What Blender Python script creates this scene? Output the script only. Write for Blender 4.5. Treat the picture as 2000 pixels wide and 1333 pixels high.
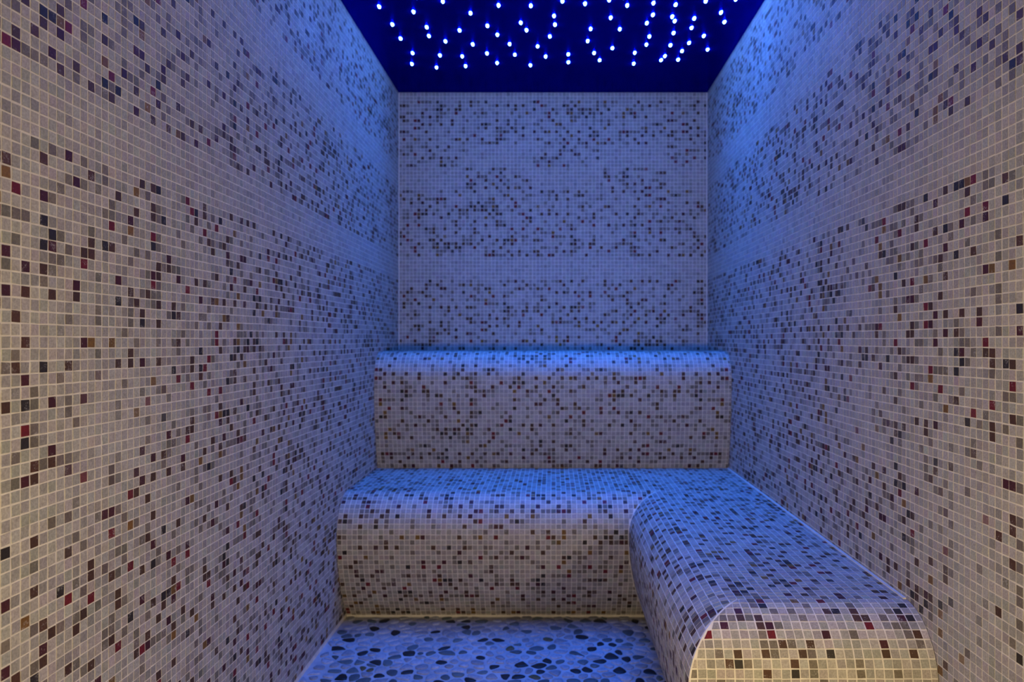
import bpy, math, random
import numpy as np
from mathutils import Vector, Matrix

# ------------------------------------------------------------------ scene
for o in list(bpy.data.objects):
    bpy.data.objects.remove(o, do_unlink=True)
scene = bpy.context.scene
C = scene.collection
rng = np.random.default_rng(7)
random.seed(7)

P = 0.02                      # pitch of the mosaic: 2 cm
FPX = 1400.0                  # focal length in pixels of the 2000 px wide frame
VPX, VPY = 1081.0, 665.0      # vanishing point of the room's depth direction
CAM_H = 55.5 * P              # camera height above the floor

# ------------------------------------------------------------------ camera
cam_d = bpy.data.cameras.new('camera')
cam_d.sensor_width = 36.0
cam_d.lens = FPX / 2000.0 * 36.0
cam_d.shift_x = -(VPX - 1000.0) / 2000.0
cam_d.shift_y = (VPY - 666.5) / 2000.0
cam_d.clip_start = 0.02
cam = bpy.data.objects.new('camera', cam_d)
C.objects.link(cam)
cam.location = (0, 0, CAM_H)
cam.rotation_euler = (math.pi / 2, 0, 0)
cam_d.dof.use_dof = True
cam_d.dof.focus_distance = 1.4
cam_d.dof.aperture_fstop = 4.5
scene.camera = cam

# ------------------------------------------------------------------ light and exposure
world = bpy.data.worlds.new('world')
scene.world = world
world.use_nodes = True
world.node_tree.nodes['Background'].inputs[0].default_value = (0.0, 0.0, 0.0, 1)
world.node_tree.nodes['Background'].inputs[1].default_value = 0.0
STAR_COL = (0.045, 0.20, 1.0)       # bright enough to be seen white
STAR_STRENGTH = 250.0
BEAM_COL = (0.0, 0.145, 1.0)       # the beam of each fibre
BEAM_W = 2.9
FILL_COL = (1.0, 0.82, 0.50)  # warm fill from three added lamps out of view
FILL_STRENGTH = 55.0
SIDE_FILL_STRENGTH = 166.0
scene.view_settings.view_transform = 'Standard'
scene.view_settings.look = 'None'
scene.view_settings.exposure = 0.0
scene.view_settings.gamma = 1.0
scene.view_settings.use_curve_mapping = False

# ------------------------------------------------------------------ room measures (metres; y = depth from camera)
XL, XR = -41.5 * P, 41.2 * P
YB, YF = 191.8 * P, -0.32
H = CAM_H + 66.3 * P
SEAT_Z = CAM_H - 30.2 * P
LEDGE_Z = CAM_H - 2.7 * P

# ------------------------------------------------------------------ materials
def new_mat(name):
    m = bpy.data.materials.new(name)
    m.use_nodes = True
    nt = m.node_tree
    return m, nt, nt.nodes['Principled BSDF']

def N(nt, t, **kw):
    n = nt.nodes.new(t)
    for k, v in kw.items():
        setattr(n, k, v)
    return n

def mixc(nt, fac, a, b, blend='MIX'):
    n = nt.nodes.new('ShaderNodeMix')
    n.data_type = 'RGBA'
    n.blend_type = blend
    for sock, v in ((0, fac), (6, a), (7, b)):
        if hasattr(v, 'is_output'):
            nt.links.new(v, n.inputs[sock])
        else:
            n.inputs[sock].default_value = v
    return n.outputs[2]

def ramp(nt, src, p0, p1, v0=0.0, v1=1.0):
    n = nt.nodes.new('ShaderNodeMapRange')
    nt.links.new(src, n.inputs[0])
    n.inputs[1].default_value, n.inputs[2].default_value = p0, p1
    n.inputs[3].default_value, n.inputs[4].default_value = v0, v1
    return n.outputs[0]

def noise(nt, scale, detail=3.0, rough=0.55, vec=None):
    n = nt.nodes.new('ShaderNodeTexNoise')
    n.inputs['Scale'].default_value = scale
    n.inputs['Detail'].default_value = detail
    n.inputs['Roughness'].default_value = rough
    if vec is not None:
        nt.links.new(vec, n.inputs['Vector'])
    return n.outputs[0]

def make_tile_mat():
    m, nt, b = new_mat('mosaic_stone')
    pos = N(nt, 'ShaderNodeNewGeometry').outputs['Position']
    at = N(nt, 'ShaderNodeAttribute', attribute_name='piece_colour')
    n1 = noise(nt, 260, 4, 0.65, pos)
    shade = ramp(nt, n1, 0.3, 0.72, 0.70, 1.22)
    comb = N(nt, 'ShaderNodeCombineColor')
    for i in range(3):
        nt.links.new(shade, comb.inputs[i])
    col = mixc(nt, 1.0, at.outputs['Color'], comb.outputs[0], 'MULTIPLY')
    n2 = noise(nt, 330, 5, 0.75, pos)
    n3 = noise(nt, 34, 1, 0.5, pos)
    where = ramp(nt, n3, 0.50, 0.68, 0.0, 0.14)
    mth = N(nt, 'ShaderNodeMath', operation='ADD')
    nt.links.new(n2, mth.inputs[0])
    nt.links.new(where, mth.inputs[1])
    smear = ramp(nt, mth.outputs[0], 0.63, 0.72, 0.0, 0.55)
    col = mixc(nt, smear, col, (0.42, 0.38, 0.335, 1))
    nt.links.new(col, b.inputs['Base Color'])
    b.inputs['Roughness'].default_value = 0.58
    b.inputs['Specular IOR Level'].default_value = 0.25
    bp = N(nt, 'ShaderNodeBump')
    bp.inputs['Strength'].default_value = 0.25
    bp.inputs['Distance'].default_value = 0.002
    nt.links.new(n1, bp.inputs['Height'])
    nt.links.new(bp.outputs[0], b.inputs['Normal'])
    return m

def make_grout_mat():
    m, nt, b = new_mat('pale_grout')
    pos = N(nt, 'ShaderNodeNewGeometry').outputs['Position']
    n1 = noise(nt, 40, 5, 0.6, pos)
    col = mixc(nt, ramp(nt, n1, 0.3, 0.7), (0.58, 0.51, 0.41, 1), (0.74, 0.66, 0.54, 1))
    nt.links.new(col, b.inputs['Base Color'])
    b.inputs['Roughness'].default_value = 0.85
    bp = N(nt, 'ShaderNodeBump')
    bp.inputs['Strength'].default_value = 0.3
    bp.inputs['Distance'].default_value = 0.002
    nt.links.new(noise(nt, 600, 3, 0.6, pos), bp.inputs['Height'])
    nt.links.new(bp.outputs[0], b.inputs['Normal'])
    return m

def make_pebble_mat():
    m, nt, b = new_mat('river_pebble')
    pos = N(nt, 'ShaderNodeNewGeometry').outputs['Position']
    at = N(nt, 'ShaderNodeAttribute', attribute_name='piece_colour')
    n1 = noise(nt, 120, 4, 0.6, pos)
    shade = ramp(nt, n1, 0.3, 0.7, 0.75, 1.2)
    comb = N(nt, 'ShaderNodeCombineColor')
    for i in range(3):
        nt.links.new(shade, comb.inputs[i])
    col = mixc(nt, 1.0, at.outputs['Color'], comb.outputs[0], 'MULTIPLY')
    nt.links.new(col, b.inputs['Base Color'])
    b.inputs['Roughness'].default_value = 0.5
    b.inputs['Specular IOR Level'].default_value = 0.3
    return m

def make_floor_grout():
    m, nt, b = new_mat('floor_grout')
    pos = N(nt, 'ShaderNodeNewGeometry').outputs['Position']
    n1 = noise(nt, 9, 4, 0.6, pos)
    col = mixc(nt, ramp(nt, n1, 0.35, 0.68), (0.28, 0.27, 0.27, 1), (0.42, 0.40, 0.39, 1))
    nt.links.new(col, b.inputs['Base Color'])
    b.inputs['Roughness'].default_value = 0.6
    return m

def make_ceiling_mat():
    m = bpy.data.materials.new('dark_blue_lacquer')
    m.use_nodes = True
    nt = m.node_tree
    nt.nodes.remove(nt.nodes['Principled BSDF'])
    pos = N(nt, 'ShaderNodeNewGeometry').outputs['Position']
    n1 = noise(nt, 5, 3, 0.5, pos)
    df = nt.nodes.new('ShaderNodeBsdfDiffuse')
    nt.links.new(mixc(nt, ramp(nt, n1, 0.3, 0.7), (0.0006, 0.0006, 0.030, 1), (0.001, 0.001, 0.060, 1)), df.inputs['Color'])
    gl = nt.nodes.new('ShaderNodeBsdfGlossy')
    gl.inputs['Color'].default_value = (0.0015, 0.004, 0.22, 1)
    gl.inputs['Roughness'].default_value = 0.26
    ad = nt.nodes.new('ShaderNodeAddShader')
    nt.links.new(df.outputs[0], ad.inputs[0])
    nt.links.new(gl.outputs[0], ad.inputs[1])
    nt.links.new(ad.outputs[0], nt.nodes['Material Output'].inputs[0])
    return m

def make_plain(name, col, rough=0.6, metal=0.0):
    m, nt, b = new_mat(name)
    pos = N(nt, 'ShaderNodeNewGeometry').outputs['Position']
    n1 = noise(nt, 30, 3, 0.5, pos)
    c2 = tuple(c * 0.85 for c in col)
    nt.links.new(mixc(nt, n1, (*col, 1), (*c2, 1)), b.inputs['Base Color'])
    b.inputs['Roughness'].default_value = rough
    b.inputs['Metallic'].default_value = metal
    return m

def make_emit(name, col, strength):
    m = bpy.data.materials.new(name)
    m.use_nodes = True
    nt = m.node_tree
    nt.nodes.remove(nt.nodes['Principled BSDF'])
    e = nt.nodes.new('ShaderNodeEmission')
    e.inputs[0].default_value = (*col, 1)
    e.inputs[1].default_value = strength
    nt.links.new(e.outputs[0], nt.nodes['Material Output'].inputs[0])
    return m

M_TILE = make_tile_mat()
M_GROUT = make_grout_mat()
M_PEB = make_pebble_mat()
M_FGROUT = make_floor_grout()
M_CEIL = make_ceiling_mat()
M_STAR = make_emit('star_lens', STAR_COL, STAR_STRENGTH)
M_FILL = make_emit('fill_diffuser', FILL_COL, FILL_STRENGTH)
M_FILL_SIDE = make_emit('small_fill_diffuser', FILL_COL, SIDE_FILL_STRENGTH)
M_METAL = make_plain('brushed_steel', (0.5, 0.5, 0.5), 0.35, 1.0)
M_DOOR = make_plain('dark_door_panel', (0.06, 0.045, 0.035), 0.5)
M_PLASTER = make_plain('sand_plaster', (0.42, 0.38, 0.33), 0.8)

# ------------------------------------------------------------------ helpers
def tag(o, label=None, cat=None, group=None, kind=None):
    for k, v in (('label', label), ('category', cat), ('group', group), ('kind', kind)):
        if v:
            o[k] = v
    return o

def link(name, me, parent=None):
    o = bpy.data.objects.new(name, me)
    C.objects.link(o)
    if parent is not None:
        o.parent = parent
        o.matrix_parent_inverse = Matrix.Translation(-parent.location)
    return o

def mesh_np(name, verts, quads, mat, cols=None, tris=None):
    """verts (n,3), quads (m,4), per-vertex colours (n,3)"""
    me = bpy.data.meshes.new(name)
    verts = np.asarray(verts, dtype=np.float32)
    quads = np.asarray(quads, dtype=np.int32)
    me.vertices.add(len(verts))
    me.vertices.foreach_set('co', verts.ravel())
    k = quads.shape[1]
    me.loops.add(quads.size)
    me.loops.foreach_set('vertex_index', quads.ravel())
    me.polygons.add(len(quads))
    me.polygons.foreach_set('loop_start', np.arange(0, quads.size, k, dtype=np.int32))
    me.update(calc_edges=True)
    if cols is not None:
        a = me.attributes.new('piece_colour', 'FLOAT_COLOR', 'POINT')
        c4 = np.ones((len(verts), 4), dtype=np.float32)
        c4[:, :3] = cols
        a.data.foreach_set('color', c4.ravel())
    me.polygons.foreach_set('use_smooth', np.zeros(len(quads), dtype=bool))
    me.materials.append(mat)
    me.validate()
    return me

def box_mesh(name, boxes, mat):
    vs, fs = [], []
    for (x0, x1, y0, y1, z0, z1) in boxes:
        b = len(vs)
        vs += [(x0, y0, z0), (x1, y0, z0), (x1, y1, z0), (x0, y1, z0), (x0, y0, z1), (x1, y0, z1), (x1, y1, z1), (x0, y1, z1)]
        fs += [(b, b + 3, b + 2, b + 1), (b + 4, b + 5, b + 6, b + 7), (b, b + 1, b + 5, b + 4), (b + 1, b + 2, b + 6, b + 5), (b + 2, b + 3, b + 7, b + 6), (b + 3, b, b + 4, b + 7)]
    me = bpy.data.meshes.new(name)
    me.from_pydata(vs, [], fs)
    me.materials.append(mat)
    return me

def project(p):
    p = np.asarray(p)
    y = np.maximum(p[..., 1], 1e-3)
    px = VPX + FPX * p[..., 0] / y
    py = VPY - FPX * (p[..., 2] - CAM_H) / y
    return px, py

# ------------------------------------------------------------------ colours of the mosaic
LIGHT = np.array([0.36, 0.315, 0.262])
def colours(types, r):
    """types: 0 light, 1 greyish, 2 mid taupe, 3 dark brown, 4 ochre, 5 red, 6 maroon, 7 near black"""
    base = np.array([LIGHT, [0.285, 0.25, 0.21], [0.165, 0.132, 0.099], [0.070, 0.032, 0.014], [0.165, 0.080, 0.013],
                     [0.130, 0.010, 0.009], [0.058, 0.013, 0.012], [0.028, 0.020, 0.013]])
    c = base[types]
    n = len(types)
    c = c * r.uniform(0.84, 1.12, n)[:, None]
    c = c * (1 + r.normal(0, 0.03, (n, 3)))
    return np.clip(c, 0.004, 0.9)

SHEETS = []
for _ in range(4):
    s = rng.random((18, 18))
    t = np.zeros((18, 18), int)
    t[s < 0.42] = 1
    t[s < 0.27] = 2
    t[s < 0.15] = 7
    d = rng.random((18, 18))
    dark = s < 0.15
    t[dark & (d < 0.46)] = 3
    t[dark & (d > 0.46) & (d < 0.62)] = 4
    t[dark & (d > 0.62) & (d < 0.75)] = 5
    t[dark & (d > 0.75) & (d < 0.90)] = 6
    SHEETS.append(t)

def sheet_types(col, row, salt, clear=None):
    """a repeated sheet of 18 x 18 pieces, each sheet one of four layouts, flipped at random"""
    sc, sr = col // 18, row // 18
    h = (sc * 73856093 ^ sr * 19349663 ^ salt * 83492791) & 0xffff
    k, fx, fy = h % 4, (h >> 3) & 1, (h >> 5) & 1
    c, r_ = col % 18, row % 18
    c = np.where(fx == 1, 17 - c, c)
    r_ = np.where(fy == 1, 17 - r_, r_)
    t = np.stack(SHEETS)[k, r_, c]
    if clear is not None:
        plain = (rng.random(len(col)) < 0.10).astype(int)
        t = np.where(clear, plain, t)
    return t

# ------------------------------------------------------------------ mosaic pieces
def build_quads_mesh(name, corners, normals, cols, r, gap=0.00125, proud=0.0007, jit=0.00028):
    """corners (n,4,3) of the cells on the grout face; makes low chamfered blocks standing proud of it"""
    n = len(corners)
    cen = corners.mean(axis=1, keepdims=True)
    e = corners - cen
    le = np.linalg.norm(e, axis=2, keepdims=True)
    base = cen + e * np.maximum(0.0, (le - gap * 1.25) / np.maximum(le, 1e-6))
    jv = r.normal(0, jit, base.shape)
    jv = jv - (jv * normals[:, None, :]).sum(2, keepdims=True) * normals[:, None, :]     # only within the face
    base = base + jv
    top = cen + e * np.maximum(0.0, (le - gap * 1.65) / np.maximum(le, 1e-6)) + (base - cen - e * np.maximum(0.0, (le - gap * 1.25) / np.maximum(le, 1e-6)))
    hgt = proud * r.uniform(0.8, 1.25, (n, 1, 1)) + r.normal(0, proud * 0.10, (n, 4, 1))
    top = top + normals[:, None, :] * hgt
    base = base - normals[:, None, :] * 0.0004
    v = np.concatenate([base, top], axis=1).reshape(-1, 3)
    off = (np.arange(n) * 8)[:, None, None]
    q = np.array([[4, 5, 6, 7], [0, 1, 5, 4], [1, 2, 6, 5], [2, 3, 7, 6], [3, 0, 4, 7]])[None]
    quads = (q + off).reshape(-1, 4)
    return mesh_np(name, v, quads, M_TILE, np.repeat(cols, 8, axis=0))

VARIANTS = {}
def tile_variants():
    r = np.random.default_rng(21)
    h = P / 2
    for t in range(8):
        n = 14 if t in (0, 1) else 5
        cols = colours(np.full(n, t), r)
        VARIANTS[t] = []
        for i in range(n):
            cor = np.array([[[-h, -h, 0], [h, -h, 0], [h, h, 0], [-h, h, 0]]], float)
            VARIANTS[t].append(build_quads_mesh('tile', cor, np.array([[0, 0, 1.0]]), cols[i:i + 1], r))
tile_variants()

def lay_mosaic(parent, corners, normals, types, full, n_single, salt, haze=None, min_px=0.0):
    """the n_single pieces that show largest become objects of their own, the rest one joined part"""
    r = np.random.default_rng(salt)
    corners = np.asarray(corners, float)
    normals = np.asarray(normals, float)
    px, py = project(corners)
    area = 0.5 * np.abs((px[:, 0] - px[:, 2]) * (py[:, 1] - py[:, 3]) - (px[:, 1] - px[:, 3]) * (py[:, 0] - py[:, 2]))
    cx, cy = px.mean(1), py.mean(1)
    cen = corners.mean(1)
    eye = np.array([0, 0, CAM_H])
    facing = ((eye - cen) * normals).sum(1) > 0
    ok = (cx > 2) & (cx < 1998) & (cy > 2) & (cy < 1331) & (cen[:, 1] > 0.3) & full & facing
    area = np.where(ok, area, -1)
    single = np.zeros(len(corners), bool)
    if n_single:
        order = np.argsort(-area)[:n_single]
        single[order[area[order] > max(min_px, 0)]] = True
    cols = colours(types, r)
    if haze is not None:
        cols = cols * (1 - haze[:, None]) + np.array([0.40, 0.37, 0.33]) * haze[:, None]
    rest = ~single
    me = build_quads_mesh('tile_field', corners[rest], normals[rest], cols[rest], r)
    f = link('tile_field', me, parent)
    f['kind'] = 'stuff'
    for i in np.nonzero(single)[0]:
        c = corners[i]
        n = Vector(normals[i]).normalized()
        e1 = Vector(c[1] - c[0])
        sx = e1.length / P
        sy = (Vector(c[3]) - Vector(c[0])).length / P
        e1.normalize()
        e2 = n.cross(e1).normalized()
        a = r.normal(0, 0.012)
        f1 = e1 * math.cos(a) + e2 * math.sin(a)
        f2 = n.cross(f1)
        vs = VARIANTS[int(types[i])]
        o = link('tile', vs[r.integers(len(vs))], parent)
        ja, jb = r.normal(0, 0.00025, 2)
        p = Vector(cen[i]) + e1 * ja + e2 * jb
        m = Matrix(((f1.x * sx, f2.x * sy, n.x, p[0]), (f1.y * sx, f2.y * sy, n.y, p[1]), (f1.z * sx, f2.z * sy, n.z, p[2]), (0, 0, 0, 1)))
        o.matrix_basis = m

def wall_grid(ncol, nrow, fn, jx=0.0, salt=1):
    """cells in (column, row); rows counted from the ceiling down, fn maps grid vertices to points"""
    cc, rr = np.meshgrid(np.arange(ncol), np.arange(nrow))
    cc, rr = cc.ravel(), rr.ravel()
    def seam(c, lo):
        return np.where((c % 18 == 0) & lo, 0.035, 0.0)
    u0, u1 = cc + seam(cc, True), cc + 1.0
    cor = np.stack([fn(u0, rr + 1.0), fn(u1, rr + 1.0), fn(u1, rr + 0.0), fn(u0, rr + 0.0)], axis=1)
    return cc, rr, cor

# ------------------------------------------------------------------ walls
def clear_rows(row, col=None, meander=False):
    top = row < 2
    low = (row >= 44) & (row < 50)
    up = (row >= 20) & (row < 26)
    if meander:
        odd = ((col // 18) % 2) == 1
        up = np.where(odd, (row >= 14) & (row < 20), up)
    return top | low | up

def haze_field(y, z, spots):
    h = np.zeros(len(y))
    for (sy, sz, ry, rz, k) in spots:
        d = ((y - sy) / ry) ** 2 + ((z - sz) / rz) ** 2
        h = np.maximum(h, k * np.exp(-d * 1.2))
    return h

def side_wall(name, X, nx, salt, label, spots):
    t = 0.12
    x0, x1 = (X - t, X) if nx > 0 else (X, X + t)
    w = link(name, box_mesh(name, [(x0, x1, YF - t, YB + t, -0.1, H + 0.1)], M_GROUT))
    tag(w, label, 'wall', kind='structure')
    ncol, nrow = int((YB - YF) / P), int(H / P)
    wob = lambda u, r_: 0.05 * np.sin(u * 0.11 + r_ * 0.05 + salt) + 0.04 * np.sin(r_ * 0.17 + u * 0.03)
    def fn(u, r_):
        r_ = np.asarray(r_, float)
        y = YB - (u + 0.6 * wob(r_, u)) * P
        z = H - (r_ + np.where(r_ > 0, wob(u, r_), 0)) * P
        return np.stack([np.full(len(u), X), y, z], axis=-1)
    cc, rr, cor = wall_grid(ncol, nrow, fn, salt=salt)
    if nx > 0:
        cor = cor[:, [1, 0, 3, 2]]
    cen = cor.mean(1)
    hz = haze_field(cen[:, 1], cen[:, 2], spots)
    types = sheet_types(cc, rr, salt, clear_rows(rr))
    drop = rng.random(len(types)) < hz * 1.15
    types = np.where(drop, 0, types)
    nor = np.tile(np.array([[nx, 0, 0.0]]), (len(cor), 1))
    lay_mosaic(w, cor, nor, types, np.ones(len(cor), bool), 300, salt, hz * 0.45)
    return w

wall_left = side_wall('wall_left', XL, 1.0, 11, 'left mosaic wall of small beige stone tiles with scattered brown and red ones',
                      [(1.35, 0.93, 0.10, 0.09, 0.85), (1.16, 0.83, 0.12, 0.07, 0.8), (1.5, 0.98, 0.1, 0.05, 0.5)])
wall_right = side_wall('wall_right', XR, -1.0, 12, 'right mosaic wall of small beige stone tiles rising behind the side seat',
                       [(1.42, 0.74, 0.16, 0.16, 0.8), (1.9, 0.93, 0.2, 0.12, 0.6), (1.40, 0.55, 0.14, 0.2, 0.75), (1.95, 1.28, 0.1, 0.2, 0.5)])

def back_wall():
    t = 0.12
    w = link('wall_back', box_mesh('wall_back', [(XL, XR, YB, YB + t, -0.1, H + 0.1)], M_GROUT))
    tag(w, 'back mosaic wall with plain bands between speckled fields above the raised ledge', 'wall', kind='structure')
    ncol, nrow = 83, int((H - LEDGE_Z) / P)
    pw = (XR - XL) / ncol
    wob = lambda a, b: 0.03 * np.sin(a * 0.13 + b * 0.07)
    def fn(u, r_):
        x = XL + u * pw
        z = H - (r_ + np.where(r_ > 0, wob(u, r_), 0)) * P
        return np.stack([x, np.full(len(u), YB), z], axis=-1)
    cc, rr, cor = wall_grid(ncol, nrow, fn)
    types = sheet_types(cc, rr, 5, clear_rows(rr, cc, True))
    nor = np.tile(np.array([[0, -1.0, 0]]), (len(cor), 1))
    lay_mosaic(w, cor, nor, types, np.ones(len(cor), bool), 0, 13)
    for x0, x1 in ((XL + 0.001, XL + 0.007), (XR - 0.007, XR - 0.001)):
        link('corner_joint', box_mesh('corner_joint', [(x0, x1, YB - 0.0015, YB, LEDGE_Z + 0.004, H)], M_GROUT), w)
back_wall()

# front wall behind the camera, with a door
DX0, DX1, DZ = -0.80, -0.10, 1.95
wf = link('wall_front', box_mesh('wall_front', [(XL, DX0, YF - 0.12, YF, -0.1, H + 0.1), (DX1, XR, YF - 0.12, YF, -0.1, H + 0.1), (DX0, DX1, YF - 0.12, YF, DZ, H + 0.1)], M_PLASTER))
tag(wf, 'sand coloured plaster wall around the door behind the viewer', 'wall', kind='structure')
door = link('door_1', box_mesh('door_1', [(DX0 + 0.004, DX1 - 0.004, YF - 0.08, YF - 0.03, -0.0, DZ - 0.004)], M_DOOR))
tag(door, 'dark closed door in the plaster wall behind the viewer', 'door', kind='structure')
link('door_handle', box_mesh('door_handle', [(-0.17, -0.15, YF - 0.03, YF + 0.02, 0.85, 0.87), (-0.17, -0.15, YF - 0.03, YF + 0.02, 1.13, 1.15), (-0.172, -0.148, YF + 0.02, YF + 0.04, 0.82, 1.18)], M_METAL), door)

# ------------------------------------------------------------------ ceiling
ceil = link('ceiling', box_mesh('ceiling', [(XL, XR, YF, YB, H, H + 0.1)], M_CEIL))
tag(ceil, 'glossy dark navy ceiling panel dotted with white points of light', 'ceiling', kind='structure')

# ------------------------------------------------------------------ swept seats with a rounded nose
def profile(top_z, bot_z, R, base, flat):
    """list of (d, z): inward distance and height, from the foot up over the nose and back along the flat top.
    rows are one pitch apart along the curve, counted from the rear edge of the rounded nose"""
    arc = lambda a: (R - R * math.sin(a), top_z - R + R * math.cos(a))       # a=0 rear of nose (top), a=pi/2 bulge
    zb = top_z - R
    pts = []
    fine = [arc(i / 200 * math.pi / 2) for i in range(201)]
    for i in range(1, 401):
        t = i / 400
        fine.append((base * t * t, zb - t * (zb - bot_z)))
    acc = 0.0
    rows = [fine[0]]
    for a, b in zip(fine, fine[1:]):
        acc += math.hypot(b[0] - a[0], b[1] - a[1])
        if acc >= P:
            rows.append(b)
            acc -= P
    if acc > 0.3 * P:
        rows.append(fine[-1])
    else:
        rows[-1] = fine[-1]
    rows = rows[::-1]
    n = int(round(flat / P))
    for i in range(1, n + 1):
        rows.append((R + flat * i / n, top_z))
    return rows

def d_at(rows, z):
    """inward distance of a profile at height z (below the flat)"""
    low = [r for r in rows]
    for a, b in zip(low, low[1:]):
        if a[1] <= z + 1e-9 <= b[1] + 2e-9 and b[1] > a[1]:
            return a[0] + (b[0] - a[0]) * (z - a[1]) / (b[1] - a[1])
    return low[0][0] if z < low[0][1] else low[-1][0]

class Sweep:
    """collects the grout body strips and the mosaic cells of a seat"""
    def __init__(self):
        self.cor, self.nor, self.full, self.c, self.r, self.body = [], [], [], [], [], []
    def strip(self, rows, s_lo, s_hi, place, grid0, flip, colour_off, g_lo=0.0, g_hi=0.0):
        """rows: profile; s_lo/s_hi(d, z) bounds along the run; place(s, d, z) -> point"""
        for k, (a, b) in enumerate(zip(rows, rows[1:])):
            la, lb, ha, hb = s_lo(*a), s_lo(*b), s_hi(*a), s_hi(*b)
            if max(ha, hb) - min(la, lb) < 1e-4:
                continue
            def quad(s0a, s1a, s0b, s1b):
                q = [place(s0a, *a), place(s1a, *a), place(s1b, *b), place(s0b, *b)]
                return q[::-1] if flip else q
            self.body.append(quad(la, ha, lb, hb))
            la, lb, ha, hb = la + g_lo, lb + g_lo, ha - g_hi, hb - g_hi      # wider joint at a mitre
            i0 = math.floor((min(la, lb) - grid0) / P)
            i1 = math.ceil((max(ha, hb) - grid0) / P)
            for i in range(i0, i1):
                g0, g1 = grid0 + i * P, grid0 + (i + 1) * P
                s0a, s1a = min(max(g0, la), ha), min(max(g1, la), ha)
                s0b, s1b = min(max(g0, lb), hb), min(max(g1, lb), hb)
                if (s1a - s0a) + (s1b - s0b) < 0.5 * P:
                    continue
                q = quad(s0a, s1a, s0b, s1b)
                self.cor.append(q)
                q = np.array(q)
                nn = np.cross(q[2] - q[0], q[3] - q[1])
                self.nor.append(nn / (np.linalg.norm(nn) + 1e-12))
                hgt = math.hypot(a[0] - b[0], a[1] - b[1])
                self.full.append(abs(s1a - s0a - P) < 1e-6 and abs(s1b - s0b - P) < 1e-6 and hgt > 0.8 * P)
                self.c.append(i + colour_off)
                self.r.append(k)
    def finish(self, parent, n_single, salt, body_name):
        b = np.array(self.body).reshape(-1, 3)
        me = mesh_np(body_name, b, np.arange(len(b)).reshape(-1, 4), M_GROUT)
        link(body_name, me, parent)
        c, r_ = np.array(self.c) + 400, np.array(self.r) + 40
        types = sheet_types(c, r_, salt)
        lay_mosaic(parent, np.array(self.cor), np.array(self.nor), types, np.array(self.full), n_single, salt)

def empty(name, loc):
    o = bpy.data.objects.new(name, None)
    C.objects.link(o)
    o.location = loc
    return o

# corner bench: rear run, side run and its near end
R1 = 7 * P
W = 0.002                                          # clearance to the walls
YA, XB, YC = 137 * P, 14.4 * P, 76.5 * P          # bulge lines of the rear run, the side run and the near end
LEDGE_FOOT = 168.9 * P
def split_profile(rows, R):
    k = [i for i, q in enumerate(rows) if q[0] >= R - 1e-6 and abs(q[1] - rows[-1][1]) < 1e-6][0]
    return rows[:k + 1], rows[k:]
A_front, A_flat = split_profile(profile(SEAT_Z, 0.0, R1, 7 * P, LEDGE_FOOT - W - YA - R1), R1)
B_front, B_flat = split_profile(profile(SEAT_Z, 0.0, R1, 4.3 * P, XR - W - XB - R1), R1)
C_front, _ = split_profile(profile(SEAT_Z, 0.0, R1, 6 * P, 0.0), R1)
sw = Sweep()
rear = lambda s, d, z: (s, YA + d, z)
side = lambda s, d, z: (XB + d, s, z)
near = lambda s, d, z: (s, YC + d, z)
sw.strip(A_front, lambda d, z: XL + W, lambda d, z: XB + d_at(B_front, z), rear, XL, False, 0, 0.0, 0.0025)
sw.strip(A_flat, lambda d, z: XL + W, lambda d, z: XR - W, rear, XL, False, 0)
sw.strip(B_front, lambda d, z: YC + d_at(C_front, z), lambda d, z: YA + d_at(A_front, z), side, YC + R1, True, 7, 0.003, 0.0025)
sw.strip(B_flat, lambda d, z: YC + R1, lambda d, z: YA + R1, side, YC + R1, True, 7)
sw.strip(C_front, lambda d, z: XB + d_at(B_front, z), lambda d, z: XR - W, near, XB + R1, False, 3, 0.003, 0.0)
bench = empty('corner_bench', (0.5, 2.6, 0.0))
tag(bench, 'low L-shaped bench clad in beige mosaic with a rounded edge, running along the right wall', 'bench')
sw.finish(bench, 300, 31, 'bench_body')
link('grout_bead', box_mesh('grout_bead', [(XL + 0.002, XB + 4.3 * P - 0.002, YA + 6.6 * P, YA + 7.2 * P, 0.0, 0.011)], M_GROUT), bench)
link('grout_bead', box_mesh('grout_bead', [(XR - W - 0.007, XR - W, YC + R1, LEDGE_FOOT - 0.01, SEAT_Z - 0.002, SEAT_Z + 0.004)], M_GROUT), bench)

# raised ledge behind the bench
R2 = 6 * P
YL = 165.5 * P
L_rows = profile(LEDGE_Z, SEAT_Z + 0.001, R2, 3.4 * P, YB - W - YL - R2)
sw = Sweep()
sw.strip(L_rows, lambda d, z: XL + W, lambda d, z: XR - W, lambda s, d, z: (s, YL + d, z), XL, False, 0)
ledge = empty('raised_ledge', (0.0, 3.5, SEAT_Z))
tag(ledge, 'raised mosaic ledge with a rounded blue-lit top against the back wall', 'ledge')
sw.finish(ledge, 300, 32, 'ledge_body')

# ------------------------------------------------------------------ pebble floor
floor = link('floor', box_mesh('floor', [(XL - 0.1, XR + 0.1, YF - 0.12, YB + 0.1, -0.1, 0.0)], M_FGROUT))
tag(floor, 'pebble mosaic floor of flat grey and black stones set in pale grout', 'floor', kind='structure')

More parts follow.
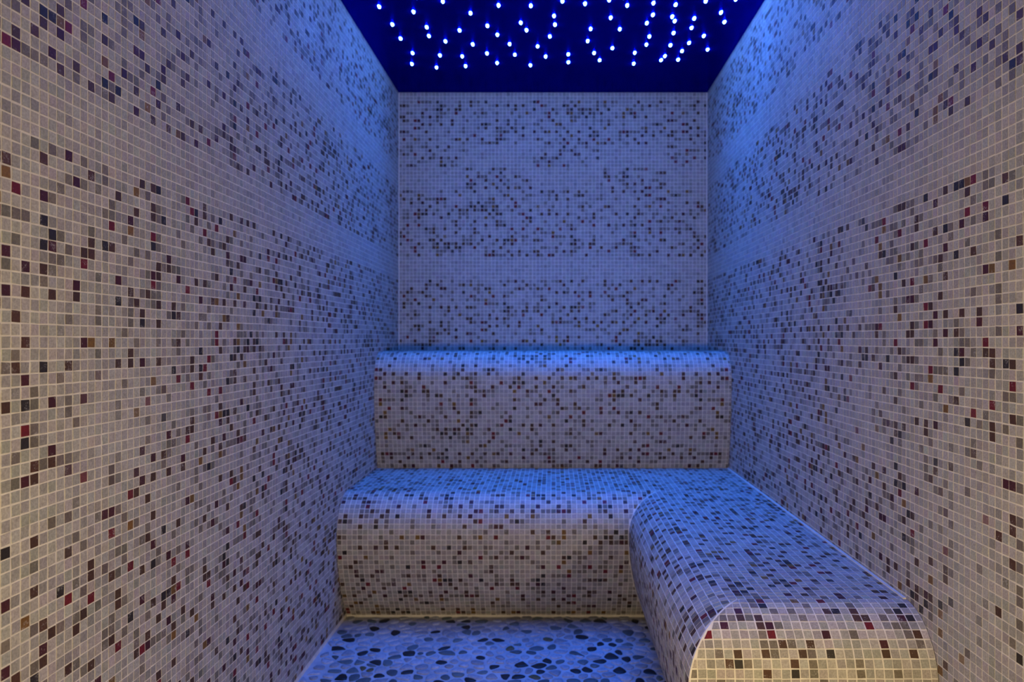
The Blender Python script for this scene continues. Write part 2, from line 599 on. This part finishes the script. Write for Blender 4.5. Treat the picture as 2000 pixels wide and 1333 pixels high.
def clip_poly(poly, p, q):
    """keep the side of the bisector of p and q that holds p"""
    mx, my = (p[0] + q[0]) / 2, (p[1] + q[1]) / 2
    nx_, ny_ = q[0] - p[0], q[1] - p[1]
    out = []
    for i in range(len(poly)):
        a, b = poly[i], poly[(i + 1) % len(poly)]
        da = (a[0] - mx) * nx_ + (a[1] - my) * ny_
        db = (b[0] - mx) * nx_ + (b[1] - my) * ny_
        if da <= 0:
            out.append(a)
        if da * db < 0:
            t = da / (da - db)
            out.append((a[0] + (b[0] - a[0]) * t, a[1] + (b[1] - a[1]) * t))
    return out

def pebbles():
    r = np.random.default_rng(77)
    S, SX = 0.036, 0.050
    x0, y0 = XL, YF
    nx_, ny_ = int((XR - XL) / SX) + 1, int((YA + 7 * P - YF) / S) + 1
    pts = {}
    for i in range(-1, nx_ + 1):
        for j in range(-1, ny_ + 1):
            pts[i, j] = (x0 + (i + 0.5 + r.uniform(-0.46, 0.46) + 0.5 * (j % 2)) * SX, y0 + (j + 0.5 + r.uniform(-0.42, 0.42)) * S)
    out = []
    for (i, j), p in pts.items():
        if not (XL + 0.008 < p[0] < XR - 0.008 and YF + 0.01 < p[1] < YA + 7 * P - 0.006):
            continue
        if p[0] > XB + 4.3 * P - 0.006 and p[1] > YC + 6 * P - 0.006:
            continue
        poly = [(p[0] - SX, p[1] - S), (p[0] + SX, p[1] - S), (p[0] + SX, p[1] + S), (p[0] - SX, p[1] + S)]
        for di in (-2, -1, 0, 1, 2):
            for dj in (-2, -1, 0, 1, 2):
                q = pts.get((i + di, j + dj))
                if q is not None and (di or dj):
                    poly = clip_poly(poly, p, q)
        poly = [(min(max(a, XL + 0.003), XR - 0.003), min(b, YA + 7 * P - 0.002)) for a, b in poly]
        if len(poly) < 3:
            continue
        for _ in range(2):       # round the corners
            poly = [((a[0] * (1 - t) + b[0] * t), (a[1] * (1 - t) + b[1] * t)) for a, b in zip(poly, poly[1:] + poly[:1]) for t in (0.25, 0.75)]
        cx, cy = sum(a[0] for a in poly) / len(poly), sum(a[1] for a in poly) / len(poly)
        k = r.uniform(0.62, 0.93)
        ring = np.array([(cx + (a - cx) * k, cy + (b - cy) * k) for a, b in poly])
        idx = np.linspace(0, len(ring), 12, endpoint=False).astype(int)
        out.append((cx, cy, ring[idx]))
    return out

peb = pebbles()
pr = np.random.default_rng(78)
ang = pr.uniform(0, 6.28, (6,))
pale = np.array([0.30, 0.30, 0.31])
pcol = []
for cx, cy, ring in peb:
    u = pr.random()
    clump = 0.5 + 0.5 * math.sin(cx * 19 + ang[0]) * math.sin(cy * 23 + ang[1])
    if u < 0.05 + 0.12 * clump:
        c = np.array([0.006, 0.008, 0.009]) * pr.uniform(0.6, 1.8)
    elif u < 0.30:
        c = np.array([0.065, 0.085, 0.085]) * pr.uniform(0.7, 1.5)
    elif u < 0.315:
        c = np.array([0.09, 0.07, 0.025])
    else:
        c = pale * pr.uniform(0.62, 1.15)
    pcol.append(c)

def pebble_geo(cx, cy, ring, h):
    n = len(ring)
    cen = np.array([cx, cy])
    v = [(x, y, -0.0005) for x, y in ring]
    v += [(x, y, h * 0.55) for x, y in cen + (ring - cen) * 0.99]
    v += [(x, y, h) for x, y in cen + (ring - cen) * 0.80]
    f = []
    for lv in range(2):
        f += [(lv * n + i, lv * n + (i + 1) % n, (lv + 1) * n + (i + 1) % n, (lv + 1) * n + i) for i in range(n)]
    c = len(v)
    v.append((cx, cy, h * 1.05))
    f += [(2 * n + i, 2 * n + (i + 1) % n, c) for i in range(n)]
    return v, f

def pebble_mesh(name, items):
    V, F, K = [], [], []
    for (cx, cy, ring), col, h in items:
        v, f = pebble_geo(cx, cy, ring, h)
        b = len(V)
        V += v
        F += [tuple(i + b for i in q) for q in f]
        K += [(*col, 1.0)] * len(v)
    me = bpy.data.meshes.new(name)
    me.from_pydata(V, [], F)
    a = me.attributes.new('piece_colour', 'FLOAT_COLOR', 'POINT')
    a.data.foreach_set('color', np.array(K, dtype=np.float32).ravel())
    me.polygons.foreach_set('use_smooth', np.ones(len(me.polygons), dtype=bool))
    me.materials.append(M_PEB)
    return me

def peb_area(p):
    q = np.column_stack([p[2], np.zeros(len(p[2]))])
    x, y = project(q)
    if p[1] < 0.5 or not (0 < x.mean() < 2000 and y.mean() < 1333):
        return -1
    return 0.5 * abs(np.dot(x, np.roll(y, 1)) - np.dot(y, np.roll(x, 1)))
areas = np.array([peb_area(p) for p in peb])
big = set(int(i) for i in np.argsort(-areas)[:300] if areas[i] > 0)
hs = pr.uniform(0.0022, 0.0040, len(peb))
for i in sorted(big):
    link('pebble', pebble_mesh('pebble', [(peb[i], pcol[i], hs[i])]), floor)
pf = link('pebble_field', pebble_mesh('pebble_field', [(peb[i], pcol[i], hs[i]) for i in range(len(peb)) if i not in big]), floor)
pf['kind'] = 'stuff'

# ------------------------------------------------------------------ star lights in the ceiling
def star_mesh():
    me = bpy.data.meshes.new('star_light')
    vs, fs = [], []
    nu, nv = 14, 5
    rx, ry, rz = 0.0052, 0.0125, 0.0062
    for j in range(nv):
        a = j / nv * math.pi / 2
        for i in range(nu):
            t = i / nu * 2 * math.pi
            vs.append((rx * math.cos(a) * math.cos(t), ry * math.cos(a) * math.sin(t), -rz * math.sin(a)))
    vs.append((0, 0, -rz))
    for j in range(nv - 1):
        for i in range(nu):
            k = (i + 1) % nu
            fs.append((j * nu + i, (j + 1) * nu + i, (j + 1) * nu + k, j * nu + k))
    top = len(vs) - 1
    fs += [((nv - 1) * nu + i, top, (nv - 1) * nu + (i + 1) % nu) for i in range(nu)]
    me.from_pydata(vs, [], fs)
    me.materials.append(M_STAR)
    return me

S1 = [(214, 76), (566, 129), (867, 22), (1152, 143), (1441, 62), (1772, 67), (349, 259), (702, 287), (1040, 320), (1326, 273), (1669, 241),
      (433, 403), (725, 377), (895, 432), (1175, 463), (1429, 365), (1728, 318), (1968, 382), (1554, 460), (1842, 484), (557, 553), (838, 576),
      (1067, 586), (1322, 556), (1608, 569), (1925, 588), (550, 664), (803, 700), (1103, 686), (1426, 654), (1768, 678)]
S2 = [(88, 18), (10, 155), (18, 236), (298, 41), (523, 8), (691, 57), (935, 35), (1141, 50), (1421, 18), (1701, 0), (537, 172), (929, 145),
      (1109, 162), (1133, 202), (1314, 178), (1562, 123), (1595, 211), (350, 275), (621, 278), (873, 222), (1289, 266), (1122, 313), (1403, 341),
      (897, 346), (323, 388), (869, 421), (553, 454), (1093, 427), (1266, 405), (1438, 467), (143, 511), (383, 500), (761, 497), (1200, 481),
      (1041, 528), (1006, 565), (1164, 561), (143, 585), (434, 565), (751, 598)]
# where each point of light sits on the ceiling, in metres
stars = []
for (a, b), ox, k in [(p, 700, 380 / 2000) for p in S1] + [(p, 1080, 420 / 2000) for p in S2]:
    px, py = ox + a * k, b * k
    y = FPX * (H - CAM_H - 0.004) / (VPY - py)
    stars.append(((px - VPX) * y / FPX, y))
bands = [(3.30, 9, 'in the row nearest the back wall'), (3.16, 3.30, 'in the second row from the back wall'), (3.05, 3.16, 'in the third row from the back wall'),
         (2.955, 3.05, 'in the fourth row from the back wall'), (2.87, 2.955, 'in the fifth row from the back wall'), (0, 2.87, 'in the row farthest from the back wall')]
ORD = 'first second third fourth fifth sixth seventh eighth ninth tenth eleventh twelfth thirteenth fourteenth fifteenth sixteenth seventeenth eighteenth nineteenth twentieth'.split()
sm = star_mesh()
bl = bpy.data.lights.new('star_beam', 'SPOT')
bl.energy = BEAM_W
bl.color = BEAM_COL
bl.spot_size = math.radians(96)
bl.spot_blend = 1.0
bl.shadow_soft_size = 0.006
def put_star(x, y, label):
    o = link('star_light', sm)
    o.location = (x, y, H)
    bo = bpy.data.objects.new('star_beam', bl)
    C.objects.link(bo)
    bo.parent = o
    bo.location = (0, 0, -0.016)
    tag(o, label, 'ceiling light', 'tiny star lights in the dark ceiling')
for lo, hi, words in bands:
    row = sorted(s for s in stars if lo <= s[1] < hi)
    for i, (x, y) in enumerate(row):
        put_star(x, y, f'{ORD[i]} star light from the left wall {words}')
# the star field goes on over the near half of the room, above the view
sr = random.Random(5)
for j in range(5):
    for i in range(9):
        x = XL + ((i + 0.5 + sr.uniform(-0.4, 0.4)) / 9) ** 0.72 * (XR - XL)
        y = 1.92 + (j + 0.5 + sr.uniform(-0.4, 0.4)) * 0.175
        put_star(x, y, f'{ORD[i]} star light from the left wall in the {ORD[j]} row from the entrance door')

# ------------------------------------------------------------------ unseen fill lamps, added to warm the near surfaces
def fill_lamp(loc, axis, r0, mat, label):
    root = empty('fill_lamp', loc)
    tag(root, label, 'lamp', 'round fill lamps added out of view')
    ax = Vector(axis)
    side = Vector((0, 0, 1)).cross(ax)
    def disc(name, r0, d0, d1, mat, dome=0.0):
        vs, fs = [], []
        n = 28
        prof = [(r0, d0), (r0, d1)]
        if dome:
            prof = [(r0 * math.cos(a), d0 + dome * math.sin(a)) for a in (0, 0.3, 0.6, 0.9, 1.2, 1.45)]
        for (r_, d) in prof:
            for i in range(n):
                t = i / n * 2 * math.pi
                vs.append(Vector(loc) + ax * d + side * (r_ * math.cos(t)) + Vector((0, 0, r_ * math.sin(t))))
        for j in range(len(prof) - 1):
            for i in range(n):
                k = (i + 1) % n
                fs.append((j * n + i, j * n + k, (j + 1) * n + k, (j + 1) * n + i))
        fs.append(tuple((len(prof) - 1) * n + i for i in range(n)))
        me = bpy.data.meshes.new(name)
        me.from_pydata(vs, [], fs)
        me.materials.append(mat)
        link(name, me, root)
    disc('back_plate', r0, 0.003, 0.02, M_METAL)
    disc('diffuser', r0 * 0.9, 0.021, 0.03, mat, r0 * 0.45)
fill_lamp((XL, 0.58, 0.85), (1, 0, 0), 0.095, M_FILL_SIDE, 'round frosted fill lamp added out of view on the left wall')
fill_lamp((XR, 0.58, 0.85), (-1, 0, 0), 0.095, M_FILL_SIDE, 'round frosted fill lamp added out of view on the right wall')
fill_lamp((0.16, YF, 0.68), (0, 1, 0), 0.125, M_FILL, 'larger round frosted fill lamp added next to the door behind the viewer')
